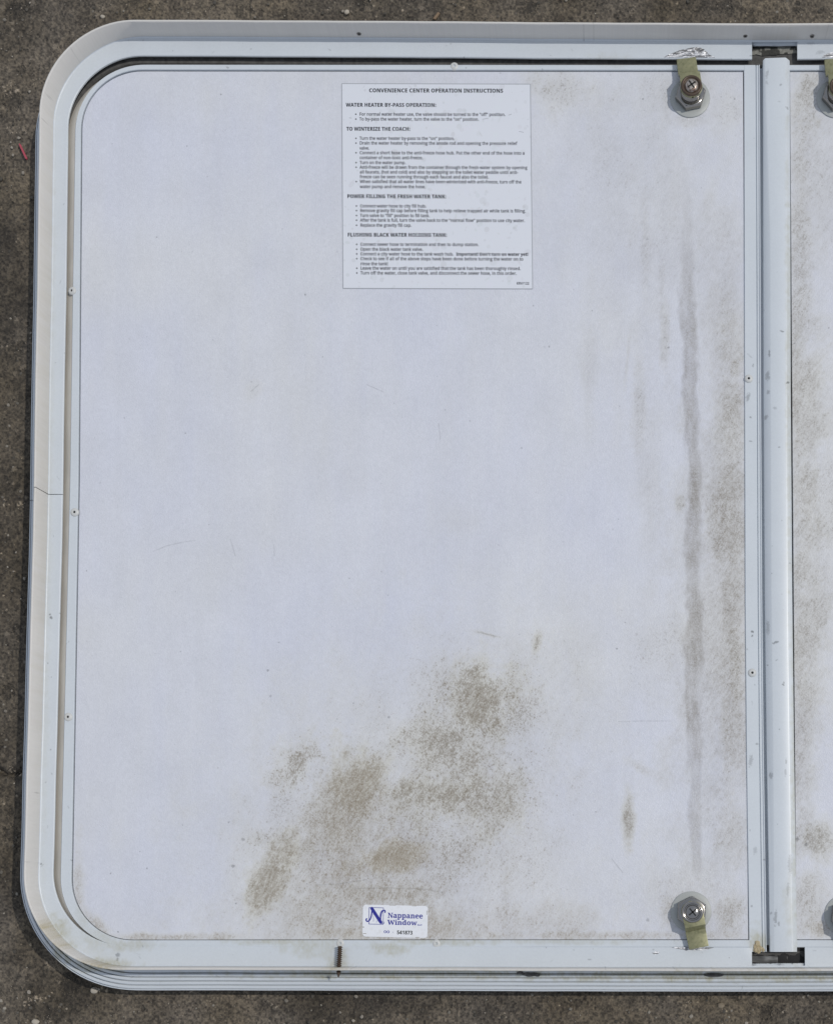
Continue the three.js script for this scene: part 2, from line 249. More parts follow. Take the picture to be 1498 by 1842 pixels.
// dirt on the door skins, in plan mm: soft clouds of specks that sit in the embossing
const cloud = (u, v, a, b, ang, k, hue, grain) => ({ ...at(u, v, PANEL), a: a * S, b: b * S, c: Math.cos(ang), s: Math.sin(ang), k, hue, grain });
const clouds = [
  [750, 1420, 240, 170, -0.45, 0.30, 0.5, 1], [850, 1500, 130, 140, 0, 0.26, 0.5, 1], [600, 1560, 130, 110, 0, 0.32, 0.6, 0.9], [640, 1640, 170, 55, 0, 0.40, 0.75, 0.7], [860, 1290, 110, 90, 0, 0.36, 0.4, 1], [720, 1560, 120, 50, 0, 0.40, 0.6, 0.7],
  [868, 1262, 52, 54, 0.4, 0.95, 0.35, 1], [930, 1275, 45, 40, 0, 0.5, 0.35, 1], [818, 1334, 75, 52, -0.3, 0.75, 0.3, 1], [800, 1240, 30, 50, 0, 0.45, 0.4, 1], [537, 1367, 44, 38, -0.6, 0.72, 0.4, 1], [646, 1420, 50, 52, -0.7, 1.0, 0.62, 0.55], [612, 1462, 62, 48, -0.9, 0.7, 0.55, 0.6],
  [806, 1433, 82, 38, -0.1, 0.95, 0.3, 0.9], [890, 1455, 44, 60, 0.5, 0.75, 0.35, 0.8], [686, 1546, 66, 20, -0.22, 1.0, 0.8, 0.35], [655, 1560, 90, 20, -0.1, 0.45, 0.6, 0.6], [483, 1582, 26, 62, 0.45, 0.9, 0.5, 0.6], [625, 1510, 75, 60, 0, 0.5, 0.6, 0.6], [690, 1612, 75, 26, 0, 0.62, 0.5, 0.5],
  [566, 1648, 70, 46, 0, 0.42, 0.75, 0.6], [793, 1668, 66, 26, 0, 0.55, 0.85, 0.5], [814, 1533, 52, 40, 0, 0.5, 0.3, 1], [720, 1480, 90, 70, 0, 0.38, 0.5, 0.9], [560, 1560, 60, 70, 0.5, 0.32, 0.5, 0.9], [940, 1560, 60, 110, 0, 0.22, 0.7, 0.9], [940, 1660, 150, 26, 0, 0.36, 0.85, 0.6], [640, 1680, 70, 14, 0, 0.6, 0.9, 0.4], [1090, 1683, 260, 9, 0, 0.5, 0.9, 0.6], [870, 1380, 90, 40, 0, 0.35, 0.4, 1],
  [500, 1450, 28, 40, 0.3, 0.35, 0.4, 1.1], [470, 1510, 34, 14, 0, 0.45, 0.3, 1.15], [964, 1160, 8, 20, 0.2, 0.7, 0.4, 0.8], [880, 1142, 22, 3, 0.25, 0.5, 0.3, 0.9], [700, 1350, 60, 16, -0.5, 0.3, 0.3, 1.1],
  [1130, 1468, 9, 50, 0, 0.72, 0.45, 0.6], [1150, 1380, 32, 10, 0.5, 0.4, 0.4, 0.8], [1195, 590, 9, 64, 0, 0.4, 0.2, 0.5], [1190, 520, 6, 60, 0, 0.25, 0.2, 0.6], [1148, 740, 12, 90, 0, 0.32, 0.2, 0.6], [1128, 650, 4, 44, 0.1, 0.3, 0.2, 0.6], [1222, 905, 8, 14, 0.2, 0.5, 0.3, 0.6], [1320, 660, 8, 16, 0, 0.5, 0.4, 0.6],
  [1310, 960, 36, 130, 0, 0.52, 0.42, 0.65], [1318, 780, 30, 130, 0, 0.46, 0.42, 0.6], [1312, 1100, 36, 480, 0, 0.46, 0.4, 0.4], [1280, 1180, 80, 400, 0, 0.34, 0.4, 0.45], [1300, 600, 50, 260, 0, 0.28, 0.35, 0.45], [1200, 400, 60, 240, 0, 0.20, 0.3, 0.5], [1110, 500, 40, 200, 0, 0.14, 0.3, 0.6], [1060, 640, 14, 120, 0, 0.18, 0.3, 0.5], [1170, 850, 24, 200, 0, 0.20, 0.3, 0.5], [1160, 420, 10, 120, 0, 0.25, 0.3, 0.5], [1090, 270, 30, 90, 0, 0.18, 0.3, 0.6], [1020, 1250, 60, 160, 0.2, 0.14, 0.4, 0.6], [1290, 900, 22, 60, 0.1, 0.42, 0.3, 0.75], [1300, 930, 8, 36, 0, 0.5, 0.4, 0.7], [1322, 1180, 18, 90, 0, 0.6, 0.42, 0.75], [1312, 1320, 24, 70, 0, 0.40, 0.42, 0.75], [1316, 560, 22, 60, 0, 0.32, 0.4, 0.8], [1300, 1480, 34, 100, 0, 0.26, 0.4, 0.9], [1180, 1180, 60, 90, 0.3, 0.24, 0.3, 1],
  [1310, 1640, 36, 46, 0, 0.5, 0.6, 0.75], [1210, 1640, 30, 36, 0, 0.45, 0.5, 0.7], [1190, 1600, 60, 60, 0, 0.25, 0.5, 0.9], [1010, 165, 60, 40, 0, 0.36, 0.35, 0.9], [985, 160, 22, 10, -0.4, 0.4, 0.4, 0.8], [1190, 160, 90, 60, 0, 0.26, 0.2, 0.9], [1310, 190, 30, 60, 0, 0.28, 0.3, 0.9], [1100, 300, 120, 120, 0, 0.16, 0.2, 1], [1240, 215, 34, 12, 0, 0.3, 0.3, 0.8], [1200, 180, 14, 40, 0, 0.3, 0.2, 0.7],
  [1450, 170, 30, 60, 0, 0.62, 0.35, 0.7], [1440, 420, 26, 220, 0, 0.45, 0.35, 0.7], [1445, 760, 44, 200, 0, 0.50, 0.35, 0.5], [1450, 1120, 50, 190, 0, 0.54, 0.3, 0.5], [1440, 1350, 34, 160, 0, 0.48, 0.35, 0.5], [1470, 300, 60, 200, 0, 0.3, 0.35, 0.6], [1460, 1510, 40, 34, 0, 0.7, 0.3, 0.7], [1455, 1620, 32, 60, 0, 0.5, 0.5, 0.7], [1480, 1670, 50, 16, 0, 0.6, 0.7, 0.6], [1490, 900, 40, 200, 0, 0.32, 0.3, 0.8], [1432, 900, 8, 700, 0, 0.34, 0.35, 0.6],
  [140, 1590, 10, 60, 0, 0.45, 0.85, 0.7], [180, 1672, 40, 10, 0.8, 0.5, 0.9, 0.7], [300, 1686, 140, 7, 0, 0.55, 0.9, 0.6], [460, 700, 12, 16, 0.6, 0.16, 0.2, 0.9], [850, 940, 40, 20, 0, 0.10, 0.2, 0.9], [800, 1150, 500, 20, 0.1, 0.04, 0.2, 1],
].map((a) => (a[0] > 440 && a[0] < 1000 && a[1] > 1200 ? cloud(a[0], a[1], a[2] * 1.25, a[3] * 1.25, a[4], a[5], Math.min(1, a[6] + 0.15), a[7]) : cloud(...a)));
const streak = [[300, 1230, 9, 0.15], [400, 1236, 11, 0.35], [440, 1236, 12, 0.55], [500, 1234, 13, 0.62], [560, 1237, 14, 0.6], [610, 1241, 12, 0.7], [655, 1239, 14, 0.85], [690, 1239, 11, 0.8], [727, 1241, 13, 0.85], [800, 1245, 14, 0.9], [845, 1252, 14, 0.95], [888, 1248, 13, 1.0], [942, 1248, 12, 0.85], [1000, 1244, 13, 0.9], [1035, 1248, 14, 0.85], [1110, 1250, 14, 0.8], [1174, 1246, 19, 0.9], [1230, 1246, 14, 0.85], [1278, 1248, 14, 0.85], [1347, 1250, 16, 0.8], [1390, 1250, 12, 0.65], [1440, 1250, 11, 0.5], [1469, 1250, 12, 0.75], [1510, 1250, 10, 0.45], [1560, 1252, 9, 0.35], [1590, 1253, 8, 0.0]].map(([v, u, w, k]) => { const p = at(u, v, PANEL); return { ...p, w: w * S, k }; });
const specks = [];
for (let i = 0; i < 300; i++) { const p = at(150 + 1340 * rnd(), 130 + 1550 * rnd(), PANEL); specks.push({ ...p, r: 0.22 + 0.5 * Math.pow(rnd(), 3), k: 0.12 + 0.4 * rnd() }); }
for (const [u, v, r, k] of [[398, 170, 2, 0.7], [337, 263, 1.6, 0.7], [200, 1571, 2, 0.7], [265, 1562, 2, 0.8], [213, 1676, 2, 0.8], [253, 1532, 1.6, 0.6], [482, 1206, 3, 0.7], [487, 1252, 3, 0.5], [1109, 1167, 2.2, 0.9], [1156, 178, 2.4, 0.8], [1321, 178, 2, 0.8], [1202, 625, 2.5, 0.7], [420, 1558, 4, 0.7], [438, 1510, 4, 0.6], [425, 1625, 2, 0.8], [700, 1290, 3, 0.6], [1290, 990, 2, 0.8], [1309, 1098, 2, 0.8], [1490, 590, 2, 0.8], [1433, 1509, 5, 0.8], [1449, 1519, 4, 0.9], [1165, 1655, 4, 0.5], [938, 806, 2.5, 0.5], [1164, 430, 3, 0.35]]) specks.push({ ...at(u, v, PANEL), r: r * S * 0.85, k: k * 0.7 });
const hairs = [[[276, 992], [300, 982], [330, 975], [352, 972]], [[493, 980], [494, 1000]], [[789, 762], [792, 790]], [[452, 704], [466, 692]], [[415, 970], [424, 1000]], [[1112, 1298], [1160, 1297], [1205, 1297]], [[640, 1598], [700, 1597], [770, 1600], [800, 1606]], [[570, 1592], [610, 1590], [660, 1582]], [[860, 1137], [895, 1145]], [[1100, 1545], [1120, 1570]], [[660, 692], [690, 705]]].map((l) => l.map(([u, v]) => at(u, v, PANEL)));
const scell = new Map(); for (const m of specks) { const k = Math.floor(m.x / 8) * 1000 + Math.floor(m.z / 8); for (const q of [-1001, -1000, -999, -1, 0, 1, 999, 1000, 1001]) { if (!scell.has(k + q)) scell.set(k + q, []); scell.get(k + q).push(m); } }
const segDist = (pts, x, z) => { let b = 1e9; for (let i = 0; i + 1 < pts.length; i++) { const p = pts[i], q = pts[i + 1], dx = q.x - p.x, dz = q.z - p.z, t = clamp(((x - p.x) * dx + (z - p.z) * dz) / (dx * dx + dz * dz)); b = Math.min(b, Math.hypot(x - p.x - dx * t, z - p.z - dz * t)); } return b; };
const emboss = (x, z) => { const w = 1.2 * vn(x * 0.35 + 90, z * 0.35); return Math.abs(2 * vn(x * 1.45 + w, z * 1.25 - w) - 1); };   // worm-like leather grain
const QW = 1674, QH = 1890;
const panelMap = dataTex(QW, QH, (d) => {
  for (let j = 0; j < QH; j++) {
    const z = AREA.z + (1 - (j + 0.5) / QH) * AREA.h;
    const near = clouds.filter((c) => Math.abs(z - c.z) < 2.1 * Math.max(c.a, c.b));
    let sk = null; for (let i = 0; i + 1 < streak.length; i++) if (z >= streak[i].z && z < streak[i + 1].z) { const t = (z - streak[i].z) / (streak[i + 1].z - streak[i].z); sk = { x: mix(streak[i].x, streak[i + 1].x, t), w: mix(streak[i].w, streak[i + 1].w, t), k: mix(streak[i].k, streak[i + 1].k, t) }; }
    for (let i = 0; i < QW; i++) {
      const x = AREA.x + (i + 0.5) / QW * AREA.w, o = (j * QW + i) * 4;
      const em = emboss(x, z), fine = vn(x * 2.7, z * 2.7);
      const tone = 1.3 * (fbm(x * 0.012 + 4, z * 0.012, 3) - 0.5) + 0.5 * (fbm(x * 0.11, z * 0.018 + 31, 3) - 0.5);
      const wipe = fbm(x * 0.16 + 5 + 0.5 * fbm(x * 0.02, z * 0.02, 2), z * 0.011 + 8, 3) - 0.5, blot = fbm(x * 0.045 + 70, z * 0.04, 4) - 0.5;
      const lum = 1 + 0.035 * wipe + 0.09 * blot;
      let r = 0.622 * lum * (1 + 0.05 * tone), g = 0.638 * lum * (1 + 0.035 * tone), b = 0.705 * lum * (1 - 0.04 * tone);
      const f = 1 + 0.11 * (fine - 0.5) + 0.06 * (fbm(x * 0.5, z * 0.5, 2) - 0.5); r *= f; g *= f; b *= f;
      let dirt = 0, hue = 0, film = 0;
      for (const c of near) {
        const ux = x - c.x, uz = z - c.z, q = Math.hypot((ux * c.c + uz * c.s) / c.a, (-ux * c.s + uz * c.c) / c.b);
        if (q > 2) continue;
        const edge = q + 1.5 * (fbm(x * 0.075 + c.a, z * 0.055 + 0.02 * x, 3) - 0.5) + 0.6 * (fbm(x * 0.45, z * 0.45 + c.b, 2) - 0.5);
        const den = c.k * Math.pow(step(1.65, 0.0, edge), 1.25);
        const grain = step(1.0 - 0.72 * den, 1.26 - 0.72 * den, 0.66 * (1 - em) + 0.58 * fbm(x * 1.1 + 3, z * 1.1, 2));
        const dd = mix(den * 0.7, grain * Math.min(1, 0.15 + den * 1.1), clamp(c.grain) * 0.8) + 0.19 * den * den + 0.06 * den;
        const vv = dd * (0.30 + 0.55 * fine + 0.75 * fbm(x * 0.33 + 11, z * 0.33, 2)) * (0.55 + 0.9 * vn(0.28 * (0.5 * x - 0.87 * z) + 40, 1.25 * (0.87 * x + 0.5 * z)));   // rubbed in one direction
        film = Math.max(film, c.k * step(2.0, 0.3, edge));
        if (vv > 0) { hue = (hue * dirt + c.hue * vv) / (dirt + vv); dirt = dirt + vv * (1 - 0.6 * dirt); }
      }
      if (sk) {
        const q = Math.abs(x - sk.x + 2.6 * (fbm(x * 0.05 + 2, z * 0.07, 3) - 0.5)) / (sk.w * 1.15) + 0.85 * (fbm(x * 0.22 + 60, z * 0.13, 3) - 0.5) + 0.30 * (fine - 0.5);
        const e = sk.k * (1 - step(0.45, 1.3, q)) * (0.35 + 0.85 * fbm(x * 0.35, z * 0.10, 3)) * (0.45 + 1.0 * fbm(7.7, z * 0.045, 3)) * (0.60 + 0.5 * (1 - em) * fine + 0.35 * fine) * 0.95;
        if (e > 0) { hue = (hue * dirt + 0.25 * e) / (dirt + e + 1e-6); dirt = Math.max(dirt, e); }
      }
      
      const y = 0.75 * film;                           // thin yellowish film round the dirt
      r *= 1 + 0.03 * y; g *= 1 - 0.01 * y; b *= 1 - 0.20 * y;
      const k = clamp(0.92 * (1 - Math.exp(-0.95 * dirt)) * (0.62 + 0.42 * (1 - em) + 0.34 * fine));
      r = mix(r, mix(0.165, 0.235, hue), k); g = mix(g, mix(0.152, 0.178, hue), k); b = mix(b, mix(0.135, 0.110, hue), k);
      for (const m of scell.get(Math.floor(x / 8) * 1000 + Math.floor(z / 8)) ?? []) { const q = Math.hypot(x - m.x, z - m.z) / m.r + 0.6 * (vn(x * 2, z * 2) - 0.5); if (q < 1.2) { const e = m.k * (1 - step(0.6, 1.1, q)); r = mix(r, 0.12, e); g = mix(g, 0.12, e); b = mix(b, 0.13, e); } }
      for (const h of hairs) { if (Math.abs(z - h[0].z) > 30) continue; const q = segDist(h, x, z); if (q < 0.6) { const e = 0.17 * (1 - step(0.15, 0.5, q)) * (0.4 + vn(x * 0.6, z * 0.6)); r *= 1 - e; g *= 1 - e; b *= 1 - e; } }
      d[o] = clamp(toS(r), 0, 255); d[o + 1] = clamp(toS(g), 0, 255); d[o + 2] = clamp(toS(b), 0, 255); d[o + 3] = 255;
    }
  }
}, true);
const grainTex = dataTex(1024, 1024, (d) => { for (let j = 0; j < 1024; j++) for (let i = 0; i < 1024; i++) { const x = i / 1024 * 160, z = j / 1024 * 160, o = (j * 1024 + i) * 4; d[o] = d[o + 1] = d[o + 2] = 255 * clamp(0.65 * emboss(x, z) + 0.35 * vn(x * 2.4, z * 2.4)); d[o + 3] = 255; } });
grainTex.repeat.set(AREA.w / 160, AREA.h / 160);
const skin = new THREE.MeshPhysicalMaterial({ map: panelMap, bumpMap: grainTex, bumpScale: 0.00012, roughness: 0.5 });
const onPlan = (g) => planarUV(g, AREA.x, AREA.z, AREA.w, AREA.h);

// ------------------------------------------------------------------ plain materials
const M = (o) => new THREE.MeshStandardMaterial(o);
const rgb = (r, g, b) => new THREE.Color().setRGB(r, g, b);
const noiseTex = (n, span, fn, srgb = true) => { const t = dataTex(n, n, (d) => { for (let j = 0; j < n; j++) for (let i = 0; i < n; i++) { const c = fn(i / n * span, j / n * span), o = (j * n + i) * 4; d[o] = clamp(toS(c[0]), 0, 255); d[o + 1] = clamp(toS(c[1]), 0, 255); d[o + 2] = clamp(toS(c[2]), 0, 255); d[o + 3] = 255; } }, srgb); return t; };
const rubber = M({ map: noiseTex(256, 60, (x, z) => { const v = 0.05 + 0.07 * fbm(x * 0.5, z * 0.5, 3); return [v * 1.03, v, v * 0.97]; }), roughness: 0.9 });
const blackRubber = M({ color: rgb(0.013, 0.013, 0.014), roughness: 0.75 });
const chrome = new THREE.MeshPhysicalMaterial({ color: rgb(0.33, 0.315, 0.30), metalness: 1, roughness: 0.18 });
const steelDark = M({ color: rgb(0.20, 0.185, 0.17), metalness: 0.9, roughness: 0.36 });
const cadmium = M({ map: noiseTex(128, 26, (x, z) => { const n = fbm(x * 0.7, z * 0.7, 3), s = 0.5 * step(0.66, 0.8, vn(x * 0.9, z * 0.9)); return [mix(0.205, 0.30, n) * (1 - 0.3 * s), mix(0.205, 0.29, n) * (1 - 0.28 * s), mix(0.12, 0.17, n) * (1 - 0.35 * s)]; }), metalness: 0.3, roughness: 0.42 });
const nylon = new THREE.MeshPhysicalMaterial({ color: rgb(0.48, 0.50, 0.49), roughness: 0.45, transmission: 0.2, thickness: 0 });
const rust = M({ map: noiseTex(128, 20, (x, z) => { const n = fbm(x * 1.1, z * 1.1, 3); return [mix(0.045, 0.13, n), mix(0.035, 0.085, n), mix(0.028, 0.058, n)]; }), metalness: 0.35, roughness: 0.45 });
const rustySteel = M({ map: noiseTex(128, 14, (x, z) => { const n = step(0.42, 0.66, fbm(x * 0.9, z * 0.9, 3)); return [mix(0.40, 0.13, n), mix(0.37, 0.08, n), mix(0.34, 0.06, n)]; }), metalness: 0.6, roughness: 0.38 });
const bareAlu = new THREE.MeshPhysicalMaterial({ map: noiseTex(256, 40, (x, z) => { const n = fbm(x * 0.4 + 2 * fbm(x * 0.2, z * 0.2, 2), z * 1.6, 3), s = step(0.46, 0.56, n); const v = mix(0.78, 0.26, s); return [v, v * 1.0, v * 1.03]; }), bumpMap: noiseTex(256, 40, (x, z) => { const n = fbm(x * 0.5, z * 1.8, 3); return [n, n, n]; }, false), bumpScale: 0.0005, metalness: 0.85, roughness: 0.4 });
const channelMat = M({ map: noiseTex(256, 90, (x, z) => { const f = 0.86 + 0.28 * fbm(x * 0.25, z * 0.06, 3); return [0.60 * f, 0.565 * f, 0.51 * f]; }), roughness: 0.6 });
const rivetPaint = M({ color: rgb(0.57, 0.575, 0.57), roughness: 0.45 });
const hole = M({ color: rgb(0.02, 0.02, 0.02), roughness: 0.9 });
const tape = M({ map: noiseTex(256, 50, (x, z) => { const n = step(0.40, 0.50, fbm(x * 0.16, z * 0.22, 4)), f = fbm(x * 1.2, z * 1.2, 2); const v = mix(0.05, 0.24, n) * (0.7 + 0.6 * f); return [v * 1.0, v * 0.98, v * 0.88]; }), roughness: 0.95 });
const greyTape = M({ map: noiseTex(128, 30, (x, z) => { const f = fbm(x * 0.35, z * 0.6, 3); const v = 0.06 + 0.22 * f * f; return [v, v, v]; }), roughness: 0.7 });
const crumbMat = M({ map: noiseTex(128, 20, (x, z) => { const f = fbm(x * 0.5, z * 0.5, 3); return [mix(0.30, 0.55, f), mix(0.23, 0.48, f), mix(0.12, 0.34, f)]; }), roughness: 0.9 });

// ------------------------------------------------------------------ the frame
// base outline: the outer face of the upright rim, at the rim's top
const A1 = at(73.5, 34, WALL), A2 = at(1396.5, 41.5, WALL), A3 = at(61, 884, WALL), A4 = at(39, 1745, WALL), A5 = at(1396.5, 1747.3, WALL);
const lineTop = line(A1, A2), lineL1 = line(A3, A1), lineL2 = line(A4, A3), lineBot = line(A5, A4);
const R0 = 172 * S;
const NOTCH = { top: { x0: at(1352, 90).x, z: at(1400, 71.8).z }, bot: { x0: at(1352.5, 1725).x, z: at(1400, 1739.5).z } };
const seamZ = at(100, 889).z;
function ringHalf(o, notch) {
  const [t, l, b] = Array.isArray(o) ? o : [o, o, o];
  const T = shift(lineTop, t), L1 = shift(lineL1, l), L2 = shift(lineL2, l), B = shift(lineBot, b);
  const onZ = (L, z) => ({ x: L.x + L.dx * (z - L.z) / L.dz, z }), onX = (L, x) => ({ x, z: L.z + L.dz * (x - L.x) / L.dx });
  const straightX = (L, fromX, dir, n) => { const a = onX(L, fromX), b2 = onX(L, n.x0), c = onX(L, n.x0 + 0.01), e = onX(L, MID); const nz = notch ? n.z : null; if (nz !== null) { c.z = nz; e.z = nz; } return dir > 0 ? [...between(a, b2, 50), b2, c, e] : [e, c, b2, ...between(b2, a, 50)]; };
  const tl = fillet(L1, T, Math.max(8, R0 - (l + t) / 2)), bl = fillet(B, L2, Math.max(8, R0 - (l + b) / 2));
  const s1 = onZ(L1, seamZ - 0.22), s2 = onZ(L2, seamZ + 0.22);
  const up = [s1, ...between(s1, tl[0], 40), ...tl, ...straightX(T, tl[tl.length - 1].x, 1, NOTCH.top)];
  const down = [...straightX(B, bl[0].x, -1, NOTCH.bot), ...bl, ...between(bl[bl.length - 1], s2, 40), s2];
  return [up, down];
}
function ring(o, y, notch) {
  const [up, down] = ringHalf(o, notch);
  const all = lift([...up, ...up.map(mirror).reverse().slice(1), ...down.map(mirror).reverse(), ...down.slice(1)], y);
  for (const p of all) { p.x += 0.9 * (fbm(p.z * 0.013 + 3, 2.5, 3) - 0.5); p.z += 0.9 * (fbm(p.x * 0.013 + 9, 7.5, 3) - 0.5); p.y += 0.6 * (fbm(p.x * 0.011 + 30, p.z * 0.011, 2) - 0.5); }   // hand-bent metal is never quite straight
  return all;
}
const frame = thing('door_frame', 'white painted metal compartment frame with rounded corners around both doors, lying on concrete', 'door frame');
{
  // outer flange with its raised ribs
  const rows = [ring(-0.2, LOW + 0.3)];
  for (let k = 0; k < 5; k++) { const a = 1.3 + k * 2.72, hi = FLANGE + 0.9 - 0.25 * k; rows.push(ring(-a, LOW + 0.3), ring(-a - 0.03, hi - 0.25), ring(-a - 0.35, hi), ring(-a - 1.7, hi - 0.1), ring(-a - 2.0, hi - 0.35), ring(-a - 2.03, LOW + 0.3)); }
  rows.push(ring(-14.75, LOW + 0.3), ring(-14.78, FLANGE - 0.7), ring(-15.4, FLANGE - 0.9), ring(-15.6, LOW), ring(-14.6, LOW - 0.2), ring(-0.2, LOW));
  mesh('mounting_flange', onPlan(loft(rows, true, 0.7)), paint, frame);
  // upright rim
  mesh('rim_wall', onPlan(loft([ring(0, LOW), ring(0, WALL - 0.3), ring(0.3, WALL), ring(1.1, WALL), ring(1.4, WALL - 0.3), ring([1.5, 3.2, 1.5], LEDGE), ring([1.5, 3.2, 1.5], LOW)], true, 0.9)), rimPaint, frame);
  // inner ledge with its cove against the rim
  const inner = [14.2, 12.6, 15.0], led = [];
  for (let i = 0; i <= 6; i++) { const t = i / 6 * Math.PI / 2; led.push(ring([0.9, 1.0, 1.1].map((c, k) => [1.55, 3.1, 1.55][k] + c * (1 - Math.cos(t))), LEDGE + 0.9 * (1 - Math.sin(t)))); }
  const lessening = inner.map((v) => v - 0.5), notched = (o, y) => ring(o, y, true);
  led.push(notched(lessening, LEDGE), notched(inner, LEDGE - 0.35), notched(inner, LEDGE - 1.5), notched(inner.map((v) => v - 1), LEDGE - 1.6), ring(4.3, LEDGE - 1.6), ring([1.55, 3.1, 1.55], LEDGE - 1.6));
  mesh('inner_ledge', onPlan(loft(led, true, 0.5)), paint, frame);
  // rubber seal under the ledge
  mesh('gasket', planarUV(loft([ring(2.0, LOW + 0.5), ring(2.0, LEDGE - 6.5), ring([7, 5, 6], LEDGE - 5.0), ring([16.6, 10, 12], LEDGE - 4.6), ring([17.4, 11, 13], LEDGE - 6.2), ring([17.4, 11, 13], LOW + 0.5)], true, 0.5), AREA.x, AREA.z, 60, 60), rubber, frame);
}
function holeIn(u, v, h, parent, r = 1.5) {            // screw hole in the top rim
  const p = at(u, v, h), z = shift(lineTop, 1.5), zz = z.z + z.dz * (p.x - z.x) / z.dx;
  const g = lathe([[0, 0.02], [r * 0.55, 0.02], [r * 0.62, 0.3], [r * 0.9, 0.34], [r, 0]], 0, 0, 0, 20).rotateX(Math.PI / 2).translate(p.x, h, zz);
  const m = mesh('screw_hole', g, steelDark, parent);
  mesh('hole', new THREE.CircleGeometry(r * 0.58, 16).translate(p.x, h, zz + 0.1), hole, m);
}
for (const [u, v] of [[646, 60], [1340, 55], [1460, 55]]) holeIn(u, v, LEDGE + 4.6, frame);
// worn bare metal on the ledge where the latch arms rub
function worn(name, pts, y, label) { const o = pts.map(([u, v]) => at(u, v)); const m = mesh(name, planarUV(slab(o, y - 0.3, y + 0.12), AREA.x, AREA.z, 40, 40), bareAlu, frame); if (label) m.userData.label = label; return m; }
worn('worn_patch', [[1194, 103], [1203, 98], [1214, 94], [1222, 90.5], [1234, 88], [1243, 86], [1252, 85], [1259, 86], [1266, 89], [1271, 94], [1275, 98], [1280, 101], [1285, 103.6]], LEDGE, 'crescent of scraped bare metal above the top latch');
worn('worn_patch', [[1478, 103], [1482, 99], [1490, 96], [1500, 92], [1520, 88], [1548, 90], [1560, 103.6]], LEDGE);
worn('worn_patch', [[1208, 1704], [1216, 1707], [1228, 1708], [1234, 1710], [1250, 1709], [1262, 1709.5], [1276, 1707], [1284, 1704.3], [1262, 1703.8], [1230, 1703.6]], LEDGE);
worn('worn_patch', [[1172, 1714], [1178, 1711], [1187, 1712], [1183, 1716], [1177, 1717]], LEDGE);
// sealing tape in the two notches
{
  const strip = (pts0, pts1, y, mat, bulge, label) => {
    const rows = []; for (let k = 0; k <= 8; k++) rows.push(pts0.map((p, i) => { const q = pts1[i], t = k / 8, a = at(p[0], p[1], y), b = at(q[0], q[1], y); return { x: mix(a.x, b.x, t), y: y + bulge * Math.sin(Math.PI * t) + 0.7 * (fbm(a.x * 0.4, k * 0.5 + 5, 2) - 0.5), z: mix(a.z, b.z, t) }; }));
    const m = mesh('seal_tape', planarUV(loft(rows, false, 0.8), AREA.x, AREA.z, 50, 50), mat, frame); m.userData.label = label;
  };
  const us = Array.from({ length: 27 }, (_, i) => 1346 + i * 4.4);
  strip(us.map((u) => [u, 83 - 3 * Math.sin((u - 1352) / 100 * 3) + 1.2 * vn(u * 0.2, 1)]), us.map((u) => [u, 97 + 1.5 * Math.sin((u - 1352) / 50 * 3) + 2.5 * vn(u * 0.15, 9)]), LEDGE - 4.5, tape, 0.8, 'dusty olive strip of sealing tape seen in the upper notch');
  strip(us.map((u) => [u, 70]), us.map((u) => [u, 112]), LEDGE - 6.2, blackRubber, 0.6, 'black rubber seal seen in the upper notch');
  const vs = Array.from({ length: 12 }, (_, i) => 1350 + i * 4.4);
  strip(vs.map((u) => [u, 1719.5 + vn(u * 0.2, 4)]), vs.map((u) => [u, 1731 + 1.5 * vn(u * 0.2, 14)]), LEDGE - 3.5, greyTape, 0.8, 'grey scuffed strip of tape in the lower notch');
  strip(us.map((u) => [u + 3, 1700]), us.map((u) => [u + 3, 1745]), LEDGE - 5.4, blackRubber, 0.6, 'black rubber seal seen in the lower notch');
}
// rusty screw driven through the lower rim
{
  const y = LEDGE + 4.5, a = at(612, 1702, y), b = at(609.5, 1750, y - 1), c = at(608.5, 1758, y - 1.5);
  const g = [], L = Math.hypot(b.z - a.z, b.x - a.x), n = 13;
  const prof = [[0, 0]]; for (let i = 0; i < n; i++) { const t = i / n * L; prof.push([1.05, t], [1.1, t + 0.15], [1.8, t + L / n * 0.45], [1.75, t + L / n * 0.6], [1.1, t + L / n * 0.9]); } prof.push([1.4, L], [0.2, L + 3.2], [0, L + 3.2]);
  const q = new THREE.Quaternion().setFromUnitVectors(new THREE.Vector3(0, 1, 0), new THREE.Vector3(b.x - a.x, -1, b.z - a.z).normalize());
  g.push(lathe(prof, 0, 0, 0, 18).applyQuaternion(q).translate(a.x, y, a.z));
  const s = mesh('screw', merge(g), rust, frame); s.userData.label = 'rusty screw poking through the lower rim';
}
// crumb of old sealant by the lower notch
{
  const bits = [];
  for (const [u, v, r] of [[1358, 1703, 1.2], [1362, 1698, 1.6], [1361, 1707, 1.9], [1367, 1706, 1.3], [1372, 1709, 1.0], [1364, 1711, 1.1], [1356, 1709, 0.8]]) {
    const g = new THREE.IcosahedronGeometry(1, 3), q = g.attributes.position, p = at(u, v, TRIM);
    for (let i = 0; i < q.count; i++) { const x = q.getX(i), y = q.getY(i), z = q.getZ(i), k = 0.45 + 1.1 * fbm(x * 1.7 + u, z * 1.7 + y + v, 3); q.setXYZ(i, x * k * r * 1.1, y * k * r * 0.6, z * k * r * 1.3); }
    g.computeVertexNormals(); bits.push(g.translate(p.x, TRIM + 0.15, p.z));
  }
  mesh('sealant_crumb', merge(bits), crumbMat, frame).userData.label = 'crumbly brown scrap of old sealant by the lower notch';
}

